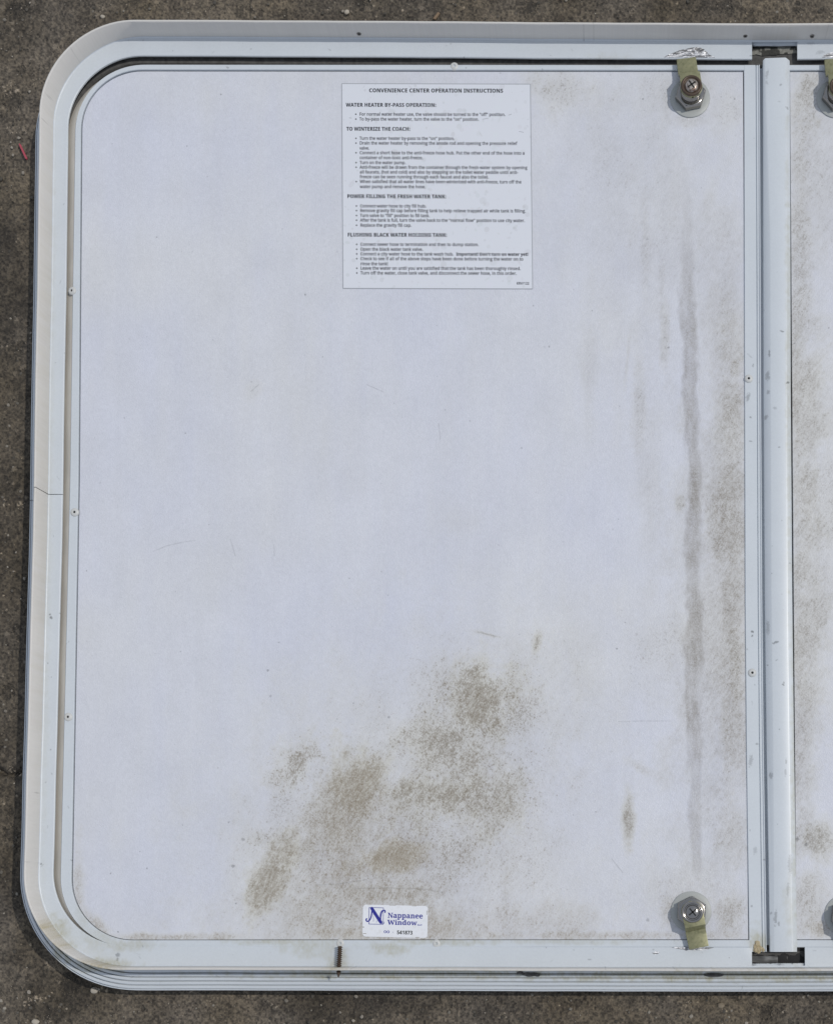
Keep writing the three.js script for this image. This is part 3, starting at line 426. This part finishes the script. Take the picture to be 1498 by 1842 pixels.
// dark lumps of old sealant left between rim and flange
for (const [u, v, a, b] of [[953, 1753, 5.2, 1.5], [966, 1754, 2.0, 1.2], [1284, 1754, 7.0, 1.3], [935, 1750, 2.2, 1.1]]) {
  const p = at(u, v, FLANGE + 1), g = new THREE.IcosahedronGeometry(1, 3), q = g.attributes.position;
  for (let i = 0; i < q.count; i++) { const x = q.getX(i), y = q.getY(i), z = q.getZ(i), k = 0.6 + 0.8 * fbm(x * 1.6 + u, z * 1.6 + y + v, 3); q.setXYZ(i, x * k * a, y * k * 1.2, z * k * b); }
  g.computeVertexNormals();
  mesh('sealant_lump', planarUV(g.translate(p.x, FLANGE + 1, p.z), AREA.x, AREA.z, 60, 60), rubber, frame);
}

// ------------------------------------------------------------------ the doors
const pTop = line(at(146, 125.6, TRIM), at(1337, 126.8, TRIM)), pL1 = line(at(142.3, 860, TRIM), at(147, 200, TRIM)), pL2 = line(at(129.8, 1580, TRIM), at(142.3, 860, TRIM)), pBot = line(at(1347, 1690, TRIM), at(130, 1690.4, TRIM));
const tTop = line(at(134, 116.2, TRIM), at(1337, 117, TRIM)), tL1 = line(at(127.2, 860, TRIM), at(135, 330, TRIM)), tL2 = line(at(110.5, 1560, TRIM), at(127.2, 860, TRIM)), tBot = line(at(1347, 1703.5, TRIM), at(112, 1703, TRIM));
const onX = (L, x) => ({ x, z: L.z + L.dz * (x - L.x) / L.dx });
const seamR = line(at(1337.2, 127, TRIM), at(1346.8, 1690, TRIM));   // panel's right-hand edge
const seamF = line(mirror(at(1420.6, 127, TRIM)), mirror(at(1432.4, 1690, TRIM)));   // the same edge on the right-hand door, mirrored
function doorPath(T, L1, L2, B, o, r, gapR = 0, edge = seamR) {                      // open path: lower right, left side, upper right
  const t = shift(T, o), l1 = shift(L1, o), l2 = shift(L2, o), b = shift(B, o), rr = shift(edge, gapR);
  const bl = fillet(b, l2, r - o), tl = fillet(l1, t, r - o), k = cross(l1, l2), s = cross(b, rr), e = cross(t, rr);
  return [s, ...between(s, bl[0], 12), ...bl, ...between(bl[bl.length - 1], k, 8), k, ...between(k, tl[0], 8), ...tl, ...between(tl[tl.length - 1], e, 12), e];
}
function doorParts(root, flip) {
  const f = (pts) => (flip ? pts.map(mirror).reverse() : pts);
  const edge = flip ? seamF : seamR;
  mesh('door_skin', onPlan(slab(f(doorPath(pTop, pL1, pL2, shift(pBot, -0.35), 0.3, 110 * S, flip ? -0.1 : 0.35, edge)), LOW + 1, PANEL, 0.3)), skin, root);
  const gap = -0.35;
  const mk = (T, o, y, kind) => lift(f(doorPath(...(kind === 'p' ? [pTop, pL1, pL2, pBot] : [tTop, tL1, tL2, tBot]), o, (kind === 'p' ? 110 : 124) * S, gap, edge)), y);
  const outerRun = (y, runs) => { const [t, l, b] = runs; return lift(f(doorPath(shift(tTop, -t), shift(tL1, -l), shift(tL2, -l), shift(tBot, -b), 0, 126 * S + (t + l) / 2, gap, edge)), y); };
  const rows = [outerRun(TRIM - 1.6, [0.35, 0.3, 0.3]), outerRun(TRIM - 0.4, [0.25, 0.3, 0.2]), mk(0, 0.15, TRIM, 't'), mk(0, -0.65, TRIM, 'p'), mk(0, -0.35, TRIM - 0.3, 'p'), mk(0, -0.35, PANEL - 2.5, 'p')];
  const m = mesh('edge_trim', onPlan(loft(rows, false, 0.5)), paint, root);
  mesh('edge_channel', planarUV(loft([outerRun(LOW + 1, [1.6, 9.2, 1]), outerRun(TRIM - 5.6, [1.4, 9.0, 1]), outerRun(TRIM - 0.9, [0.2, 0.2, 0.1])], false, 0.5), AREA.x, AREA.z, 90, 90), channelMat, root);
  return m;
}
const leftDoor = thing('compartment_door', 'left white storage compartment door with instruction sheet and brown dirt smears', 'compartment door', 'pair of compartment doors in the frame');
const rightDoor = thing('compartment_door', 'right compartment door cut off by the picture edge, with raised strip covering the joint', 'compartment door', 'pair of compartment doors in the frame');
doorParts(leftDoor, false);
doorParts(rightDoor, true);
// stations down the joint: v, then u of each line
const joint = [[106, 1337.2, 1358.8, 1366, 1371.5, 1375, 1412, 1419.8], [240, 1337.6, 1359.4, 1366.6, 1372, 1379, 1412.4, 1420.2], [420, 1337.9, 1360.2, 1367.2, 1372.6, 1384, 1412.8, 1421], [700, 1338.6, 1361, 1368.2, 1373.4, 1385, 1413.2, 1421.6], [1080, 1339.6, 1362.6, 1370.4, 1375.6, 1386.5, 1415, 1424.5], [1340, 1341.8, 1365, 1373, 1378.6, 1389.5, 1418, 1427.5], [1640, 1345.8, 1369.4, 1377.4, 1383, 1391, 1423, 1432], [1712, 1346.8, 1370.4, 1378.4, 1384, 1391, 1424, 1433]];
const drop = [0.5, 1.2, 2.2, 2.6, 2.6, 2.0, 1.2, 1.0];
const ends = (v, i) => (i === 0 ? v : v);
{
  const L = (c, off, y, vTop, vBot) => joint.map((j, i) => { const v = i === 0 ? vTop : i === joint.length - 1 ? vBot : j[0]; const p = at(j[c] + off, v, TRIM); return { x: p.x, y: typeof y === 'function' ? y(i) : y, z: p.z }; });
  const T = 117, B = 1712;
  // closing strip on the left door, with its two small ribs
  const rows = [L(1, 0.4, LOW + 1, T, B), L(1, 0.4, TRIM - 0.3, T, B), L(1, 1.2, TRIM, T, B), L(2, -0.6, TRIM, T, B), L(2, 0, TRIM - 0.9, T, B), L(2, 0.9, TRIM - 0.9, T, B), L(2, 1.4, TRIM - 0.1, T, B), L(2, 3.6, TRIM - 0.1, T, B), L(2, 4.0, TRIM - 0.5, T, B), L(2, 4.9, TRIM - 0.5, T, B), L(3, -1.6, TRIM + 0.25, T, B), L(3, -0.2, TRIM + 0.25, T, B), L(3, 0, TRIM - 0.2, T, B), L(3, 0, LOW + 1, T, B)];
  mesh('closing_strip', onPlan(loft(rows, true, 0.4)), paint, leftDoor);
  // raised strip on the right door, rounded at its upper end
  const Y = TRIM + 1.7, top = (u) => 106.2 + 1.2 * Math.pow(Math.abs((u - 1396) / 24), 6) * 3.2;
  const Lr = (c, off, y) => { const u0 = joint[0][c] + off; return L(c, off, y, top(u0), 1712); };
  const rr = [Lr(4, 0, LOW + 1), Lr(4, 0, (i) => Y - drop[i] - 0.4), Lr(4, 0.9, (i) => Y - drop[i]), Lr(5, -0.6, (i) => Y - 0.12), Lr(5, 0.8, Y), Lr(6, -0.8, Y), Lr(6, 0.8, Y - 0.15), Lr(7, -0.8, TRIM + 0.35), Lr(7, 0, TRIM), Lr(7, 0.4, PANEL - 2), Lr(7, 0.4, LOW + 1)];
  const jointStrip = mesh('raised_strip', onPlan(merge([loft(rr, true, 0.45), (() => { const cap = rr.map((r) => r[0]), q = { x: cap.reduce((s, p) => s + p.x, 0) / cap.length, y: LOW + 4, z: cap[4].z }; const rows2 = [[...cap, cap[0]], [...cap, cap[0]].map(() => q)]; return loft(rows2, false, 0.3); })()])), paint, rightDoor);
  // shallow floor below the gap
  const floor = [at(1362, 112), at(1392, 112), at(1398, 1716), at(1366, 1716)];
  mesh('joint_backing', slab(floor, LOW, TRIM - 5), paint, rightDoor);
}
// rivets
function rivet(parent, u, v, y = TRIM, tilt = 0) {
  const p = at(u, v, y + 0.8);
  const m = mesh('rivet', lathe([[0.78, -0.2], [0.8, 0.95], [1.0, 1.1], [1.7, 1.05], [2.5, 0.7], [2.8, 0.25], [2.85, -0.3]], 0, 0, 0, 28).rotateZ(tilt).translate(p.x, y, p.z), rivetPaint, parent);
  mesh('mandrel', new THREE.CylinderGeometry(0.8, 0.8, 0.5, 16).translate(0, 0.05, 0).rotateZ(tilt).translate(p.x, y, p.z), hole, m);
}
rivet(leftDoor, 130, 522.5, TRIM - 0.4, 0.25); rivet(leftDoor, 134.5, 921, TRIM); rivet(leftDoor, 123, 1289.5, TRIM, 0.05); rivet(leftDoor, 1346.3, 680.5); rivet(leftDoor, 1352.6, 1210);
rivet(leftDoor, 817, 118.5, TRIM - 0.6); rivet(leftDoor, 785, 1697.5, TRIM - 0.6); rivet(leftDoor, 612, 1697, TRIM - 0.5);

// printed sheets
function sheet(name, parent, tl, tr, bl, r, canvas, label, thick = 0.22) {
  const a = at(...tl, PANEL), b = at(...tr, PANEL), c = at(...bl, PANEL);
  const ux = { x: b.x - a.x, z: b.z - a.z }, vx = { x: c.x - a.x, z: c.z - a.z }, W = Math.hypot(ux.x, ux.z), H = Math.hypot(vx.x, vx.z);
  const s = new THREE.Shape(); s.moveTo(r, 0); s.lineTo(W - r, 0); s.absarc(W - r, r, r, -Math.PI / 2, 0); s.lineTo(W, H - r); s.absarc(W - r, H - r, r, 0, Math.PI / 2); s.lineTo(r, H); s.absarc(r, H - r, r, Math.PI / 2, Math.PI); s.lineTo(0, r); s.absarc(r, r, r, Math.PI, 1.5 * Math.PI);
  const g = new THREE.ExtrudeGeometry(s, { depth: thick, bevelEnabled: false, curveSegments: 6 }), p = g.attributes.position, uv = g.attributes.uv;
  for (let i = 0; i < p.count; i++) {
    const x = p.getX(i), y = p.getY(i), h = p.getZ(i);
    uv.setXY(i, x / W, 1 - y / H);
    p.setXYZ(i, a.x + ux.x * x / W + vx.x * y / H, PANEL - 0.02 + h, a.z + ux.z * x / W + vx.z * y / H);
  }
  g.computeVertexNormals();
  const t = new THREE.CanvasTexture(canvas); t.colorSpace = THREE.SRGBColorSpace; t.wrapS = t.wrapT = THREE.ClampToEdgeWrapping;
  const m = mesh(name, g, new THREE.MeshStandardMaterial({ map: t, roughness: 0.42, side: THREE.DoubleSide }), parent);
  m.userData.label = label;
  return m;
}
function newCanvas(w, h) { const c = document.createElement('canvas'); c.width = w; c.height = h; return c; }
{
  const c = newCanvas(1344, 1460), k = c.getContext('2d');
  k.fillStyle = 'rgb(217,220,228)'; k.fillRect(0, 0, 1344, 1460);
  for (let i = 0; i < 900; i++) { k.fillStyle = `rgba(${rnd() > 0.5 ? '150,152,150' : '225,228,235'},${0.05 + 0.08 * rnd()})`; const r = 3 + 26 * rnd() * rnd(); k.beginPath(); k.ellipse(1344 * rnd(), 1460 * rnd(), r, r * (0.3 + rnd()), rnd() * 3, 0, 7); k.fill(); }
  const ink = 'rgb(20,22,30)';
  const put = (text, x0, x1, y, size, bold) => { k.font = (bold ? 'bold ' : '') + size + 'px sans-serif'; k.fillStyle = ink; k.save(); k.translate(x0 - 62, y - 75); k.scale((x1 - x0) / k.measureText(text).width, 1); k.fillText(text, 0, 0); k.strokeStyle = ink; k.lineWidth = bold ? 0.8 : 1.1; k.strokeText(text, 0, 0); k.restore(); };
  const dot = (y) => { k.fillStyle = ink; k.beginPath(); k.arc(163 - 62, y - 10 - 75, 5, 0, 7); k.fill(); };
  put('CONVENIENCE CENTER OPERATION INSTRUCTIONS', 257, 1210, 139, 37, true);
  put('WATER HEATER BY-PASS OPERATION:', 93, 735, 242, 36, true);
  put('TO WINTERIZE THE COACH:', 95, 549, 413, 36, true);
  put('POWER FILLING THE FRESH WATER TANK:', 97, 800, 893, 36, true);
  put('FLUSHING BLACK WATER HOLDING TANK:', 98, 803, 1166, 36, true);
  for (const [y, x1, text, b = true] of [[306, 1225, 'For normal water heater use, the valve should be turned to the "off" position.'], [341, 1037, 'To by-pass the water heater, turn the valve to the "on" position.'], [478, 862, 'Turn the water heater by-pass to the "on" position.'], [512, 1305, 'Drain the water heater by removing the anode rod and opening the pressure relief'], [548, 258, 'valve.', false], [581, 1358, 'Connect a short hose to the anti-freeze hose hub. Put the other end of the hose into a'], [616, 638, 'container of non-toxic anti-freeze.', false], [651, 516, 'Turn on the water pump.'], [684, 1375, 'Anti-freeze will be drawn from the container through the fresh water system by opening'], [718, 1310, 'all faucets, (hot and cold) and also by stepping on the toilet water peddle until anti-', false], [752, 1103, 'freeze can be seen running through each faucet and also the toilet.', false], [786, 1333, 'When satisfied that all water lines have been winterized with anti-freeze, turn off the'], [822, 655, 'water pump and remove the hose.', false],
    [959, 657, 'Connect water hose to city fill hub.'], [992, 1362, 'Remove gravity fill cap before filling tank to help relieve trapped air while tank is filling.'], [1027, 682, 'Turn valve to "fill" position to fill tank.'], [1060, 1355, 'After the tank is full, turn the valve back to the "normal flow" position to use city water.'], [1096, 553, 'Replace the gravity fill cap.'], [1231, 1027, 'Connect sewer hose to termination and then to dump station.'], [1266, 633, 'Open the black water tank valve.'], [1299, 848, 'Connect a city water hose to the tank wash hub.'], [1333, 1340, 'Check to see if all of the above steps have been done before turning the water on to'], [1369, 384, 'rinse the tank!', false], [1400, 1322, 'Leave the water on until you are satisfied that the tank has been thoroughly rinsed.'], [1434, 1293, 'Turn off the water, close tank valve, and disconnect the sewer hose, in this order.']]) { put(text, 188, x1, y, 31); if (b) dot(y); }
  put("Important! Don't turn on water yet!", 865, 1375, 1299, 31, true);
  put('KRV/122', 1290, 1380, 1502, 24);
  k.strokeStyle = 'rgba(120,124,130,0.5)'; k.lineWidth = 4; for (const [x0, y0, x1, y1] of [[1318, 415, 1352, 422], [1245, 300, 1268, 292], [1060, 330, 1100, 322], [115, 322, 135, 324]]) { k.beginPath(); k.moveTo(x0 - 62, y0 - 75); k.lineTo(x1 - 62, y1 - 75); k.stroke(); }
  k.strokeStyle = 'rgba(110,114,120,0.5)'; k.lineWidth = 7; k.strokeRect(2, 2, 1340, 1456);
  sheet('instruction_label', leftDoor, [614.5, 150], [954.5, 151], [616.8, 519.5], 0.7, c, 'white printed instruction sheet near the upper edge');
}
{
  const c = newCanvas(1166, 600), k = c.getContext('2d'), X = (x) => (x - 465) * 2, Y = (y) => (y - 337) * 2;
  k.fillStyle = 'rgb(228,230,236)'; k.fillRect(0, 0, 1166, 600);
  for (let i = 0; i < 160; i++) { k.fillStyle = `rgba(150,145,125,${0.06 * rnd()})`; k.beginPath(); k.arc(1166 * rnd(), 600 * rnd(), 4 + 30 * rnd(), 0, 7); k.fill(); }
  k.fillStyle = 'rgba(120,112,96,0.7)'; for (const [x, y, w, h] of [[466, 545, 14, 8], [470, 606, 30, 6], [940, 630, 36, 5], [700, 338, 60, 3], [905, 338, 40, 4], [1036, 380, 5, 40]]) k.fillRect(X(x), Y(y), w * 2, h * 2);
  const blue = 'rgb(38,40,140)';
  k.strokeStyle = blue; k.lineWidth = 10; k.strokeRect(X(521), Y(364), 256, 310);
  k.lineCap = 'round'; k.lineJoin = 'round';
  const curve = (w, ...p) => { k.lineWidth = w; k.beginPath(); k.moveTo(X(p[0]), Y(p[1])); for (let i = 2; i < p.length; i += 6) k.bezierCurveTo(X(p[i]), Y(p[i + 1]), X(p[i + 2]), Y(p[i + 3]), X(p[i + 4]), Y(p[i + 5])); k.stroke(); };
  curve(24, 548, 375, 545, 430, 540, 470, 520, 490, 505, 502, 488, 488, 500, 470);   // left stem with its tail
  curve(58, 545, 372, 570, 410, 600, 460, 628, 500);                                   // diagonal
  curve(8, 535, 366, 565, 420, 600, 480, 640, 512, 652, 518, 664, 505, 655, 495);
  curve(24, 628, 500, 622, 460, 625, 420, 640, 395, 652, 378, 670, 388, 664, 405);     // right stem and curl
  curve(7, 618, 490, 612, 450, 615, 415, 634, 388); curve(6, 560, 495, 565, 470, 555, 440, 560, 420); curve(5, 590, 505, 585, 490, 598, 480, 605, 492);
  k.fillStyle = blue;
  const fit = (t, x0, x1, y, f) => { k.font = f; k.save(); k.translate(X(x0), Y(y)); k.scale((X(x1) - X(x0)) / k.measureText(t).width, 1); k.fillText(t, 0, 0); k.strokeStyle = k.fillStyle; k.lineWidth = 3; k.strokeText(t, 0, 0); k.restore(); };
  fit('Nappanee', 688, 1005, 456, 'bold 132px serif'); fit('Window', 686, 953, 520, 'bold 124px serif'); fit('LLC', 955, 998, 522, '34px serif'); fit('00', 655, 709, 600, '66px sans-serif'); k.fillRect(X(735), Y(588), 14, 8);
  k.fillStyle = 'rgb(50,52,50)'; fit('541873', 773, 915, 608, 'bold 96px sans-serif');
  sheet('maker_label', leftDoor, [653.3, 1627], [770, 1629.8], [652.2, 1684.5], 2.2, c, 'small white sticker with blue lettering at the lower edge');
}

// ------------------------------------------------------------------ latches: washer, nut, barrel, arm, screw
function latch(parent, u, v, angle, label, screwMat, capMat) {
  const p = at(u, v, PANEL), root = new THREE.Group(); root.name = 'latch'; root.position.set(p.x / 1000, PANEL / 1000, p.z / 1000); root.userData.label = label; parent.add(root);
  mesh('washer', lathe([[6, 0], [13.4, 0.05], [13.55, 0.5], [13.3, 1.0], [10.5, 1.5], [6, 1.6]], 0, 0, 0, 56), nylon, root);
  // hexagonal nut with chamfered top corners
  const hex = new THREE.Shape(); for (let i = 0; i < 6; i++) { const a = (i / 6) * 2 * Math.PI + 0.35 + angle * 0.6; hex[i ? 'lineTo' : 'moveTo'](10.6 * Math.cos(a), 10.6 * Math.sin(a)); }
  const nut = new THREE.ExtrudeGeometry(hex, { depth: 2.8, bevelEnabled: true, bevelThickness: 0.9, bevelSize: 0.9, bevelOffset: -0.9, bevelSegments: 3 }).rotateX(-Math.PI / 2).translate(0, 2.5, 0);
  mesh('nut', merge([nut, lathe([[0, 5.2], [9.0, 5.2], [9.2, 6.1], [8.6, 6.5], [6.4, 6.6]], 0, 0, 0, 40)]), chrome, root);
  const thread = [[6.3, 5]]; for (let i = 0; i < 4; i++) thread.push([6.3, 6.6 + i * 1.2], [6.6, 6.9 + i * 1.2], [6.6, 7.3 + i * 1.2], [6.25, 7.6 + i * 1.2]); thread.push([6.2, 11.6], [4, 11.8], [0, 11.8]);
  mesh('barrel', lathe(thread, 0, 0, 0, 40), chrome, root);
  // arm: a stamped strip with a double bend, from the barrel out over the edge
  const bend = [[-7.4, 12.8], [6, 12.8], [9.5, 12.6], [12.6, 6.3], [15, 5.4], [24.2, 5.2]], rows = [];
  const wide = (z) => (z < 0 ? Math.sqrt(Math.max(0.2, 7.4 * 7.4 - z * z)) : 7.0 - 0.02 * z);
  const path = []; for (let i = 0; i + 1 < bend.length; i++) for (let k = 0; k < 8; k++) path.push([mix(bend[i][0], bend[i + 1][0], k / 8), mix(bend[i][1], bend[i + 1][1], k / 8)]); path.push(bend[bend.length - 1]);
  for (const [sx, dy] of [[-1, 0], [-0.94, 0.12], [0.94, 0.12], [1, 0], [1, -1.7], [-1, -1.7]]) rows.push(path.map(([z, y]) => ({ x: sx * wide(z), y: y + dy + 0.6, z })));
  const arm = merge([loft(rows, true, 0.45), (() => { const e = rows.map((r) => r[r.length - 1]), q = { x: 0, y: e[0].y - 0.8, z: e[0].z }; return loft([[...e, e[0]], [...e, e[0]].map(() => q)], false, 0.3); })()]);
  planarUV(arm, -13, -13, 26, 26); arm.rotateY(angle);
  mesh('arm', arm, cadmium, root);
  // pan-head screw with a cross recess
  mesh('cap', lathe([[6.9, 12.9], [7.15, 13.3], [7.0, 14.2], [6.5, 14.7], [5.9, 14.75], [5.3, 14.3], [5.1, 13.6], [0, 13.5]], 0, 0, 0, 44), capMat, root);
  const head = new THREE.LatheGeometry([[0, 15.4], [2.4, 15.3], [3.7, 14.9], [4.5, 14.3], [4.75, 13.5]].map(([r, h]) => new THREE.Vector2(r, h)).reverse(), 40);
  const sc = mesh('screw', head, screwMat, root);
  const slot = (a) => new THREE.BoxGeometry(6.2, 0.7, 0.95).rotateY(a).translate(0, 15.1, 0);
  mesh('cross_recess', merge([slot(0.5 + angle), slot(0.5 + angle + Math.PI / 2)]), hole, sc);
}
latch(leftDoor, 1240.8, 177, Math.PI + 0.12, 'chrome latch with olive arm pointing at the upper edge', rustySteel, rust);
latch(leftDoor, 1242.5, 1640, 0.20, 'chrome latch with olive arm pointing at the lower edge', chrome, chrome);
latch(rightDoor, 1503.5, 178, Math.PI + 0.1, 'latch beside the raised strip, upper edge', rustySteel, rust);
latch(rightDoor, 1518.5, 1646, 0.1, 'latch beside the raised strip, lower edge', chrome, chrome);

// ------------------------------------------------------------------ small things on the ground
function onGround(u, v) { const p = at(u, v, -4), y = groundY(p.x, p.z); const q = at(u, v, y); return { x: q.x, y, z: q.z }; }
function lump(sx, sy, sz, s, detail = 2) {
  const g = new THREE.IcosahedronGeometry(1, detail), q = g.attributes.position;
  for (let i = 0; i < q.count; i++) { const x = q.getX(i), y = q.getY(i), z = q.getZ(i), k = 0.72 + 0.6 * fbm(x * 1.1 + s, z * 1.1 + y * 0.9 + s * 2, 2); q.setXYZ(i, x * k * sx, y * k * sy, z * k * sz); }
  return toCreasedNormals(g, 0.5);
}
{
  const a = onGround(46, 275), pts = [[-4.2, -5.2], [-3.4, -6.0], [-2.2, -4.6], [2.6, 4.2], [3.2, 5.6], [2.2, 6.2], [1.2, 5.2], [-3.6, -3.8]].map(([x, z]) => ({ x: x * 0.85, z: z * 0.95 }));
  const g = slab(pts, 0, 1.5, 0.4).rotateZ(0.06).translate(a.x, a.y + 0.9, a.z);
  tag(mesh('plastic_sliver', g, new THREE.MeshPhysicalMaterial({ color: rgb(0.42, 0.07, 0.10), roughness: 0.45 })), 'thin red plastic sliver on the concrete left of the frame', 'plastic scrap');
  const b = onGround(786, 31);
  tag(mesh('wood_chip', slab([{ x: -2.6, z: 2.2 }, { x: 0.8, z: -2.6 }, { x: 2.4, z: -1.6 }, { x: -0.8, z: 2.8 }], 0, 1.4, 0.3).translate(b.x, b.y + 0.6, b.z), M({ map: noiseTex(64, 8, (x, z) => { const f = fbm(x * 0.6, z * 3, 2); return [mix(0.16, 0.28, f), mix(0.11, 0.2, f), mix(0.07, 0.13, f)]; }), roughness: 0.9 })), 'small tan wood chip on concrete above the frame', 'wood chip');
  const pale = M({ color: rgb(0.42, 0.38, 0.32), roughness: 0.9 }), tan = M({ color: rgb(0.24, 0.20, 0.15), roughness: 0.95 });
  const stones = [[624, 23, 1.9, 'cream pebble on concrete above the frame, left of the wood chip', pale], [171, 1781, 2.6, 'pale pebble on concrete just below the frame corner', pale], [66, 1838, 2.6, 'pale pebble at the lower left picture edge', pale], [28, 1408, 1.4, 'tiny white pebble beside the concrete crack', pale], [1296, 1808, 2.4, 'tan pebble on concrete below the right side of the frame', tan], [186, 31, 1.6, 'pale pebble on concrete above the upper left corner', pale]];
  for (const [u, v, r, label, m] of stones) { const p = onGround(u, v); tag(mesh('pebble', lump(r, r * 0.6, r * 0.85, u * 0.37).translate(p.x, p.y + 0.35 * r, p.z), m), label, 'pebble', 'loose pebbles on the concrete'); }
  // loose grit
  const inst = new THREE.InstancedMesh(lump(1, 0.6, 0.85, 3.3, 1).scale(0.001, 0.001, 0.001), M({ color: 0xffffff, roughness: 0.95 }), 1500);
  const m4 = new THREE.Matrix4(), qt = new THREE.Quaternion(), eu = new THREE.Euler(), col = new THREE.Color();
  for (let i = 0; i < 1500; i++) {
    const side = rnd(); let u, v;
    if (side < 0.4) { u = -40 + 100 * rnd(); v = -30 + 1900 * rnd(); } else if (side < 0.62) { u = -40 + 1600 * rnd(); v = -30 + 70 * rnd(); } else { u = -40 + 1600 * rnd(); v = 1775 + 110 * rnd(); }
    const p = onGround(u, v), r = 0.28 + 1.25 * Math.pow(rnd(), 4);
    eu.set(0, rnd() * 6.28, 0); qt.setFromEuler(eu);
    m4.compose(new THREE.Vector3(p.x / 1000, (p.y + 0.3) / 1000, p.z / 1000), qt, new THREE.Vector3(r, r, r));
    inst.setMatrixAt(i, m4);
    const k = 0.06 + 0.26 * Math.pow(rnd(), 2.2); inst.setColorAt(i, col.setRGB(k * 1.06, k * 0.96, k * 0.82));
  }
  inst.name = 'grit'; inst.userData = { kind: 'stuff', label: 'loose sandy grit scattered on the concrete', category: 'grit' }; inst.castShadow = inst.receiveShadow = true;
  scene.add(inst);
}
renderer.render(scene, camera);
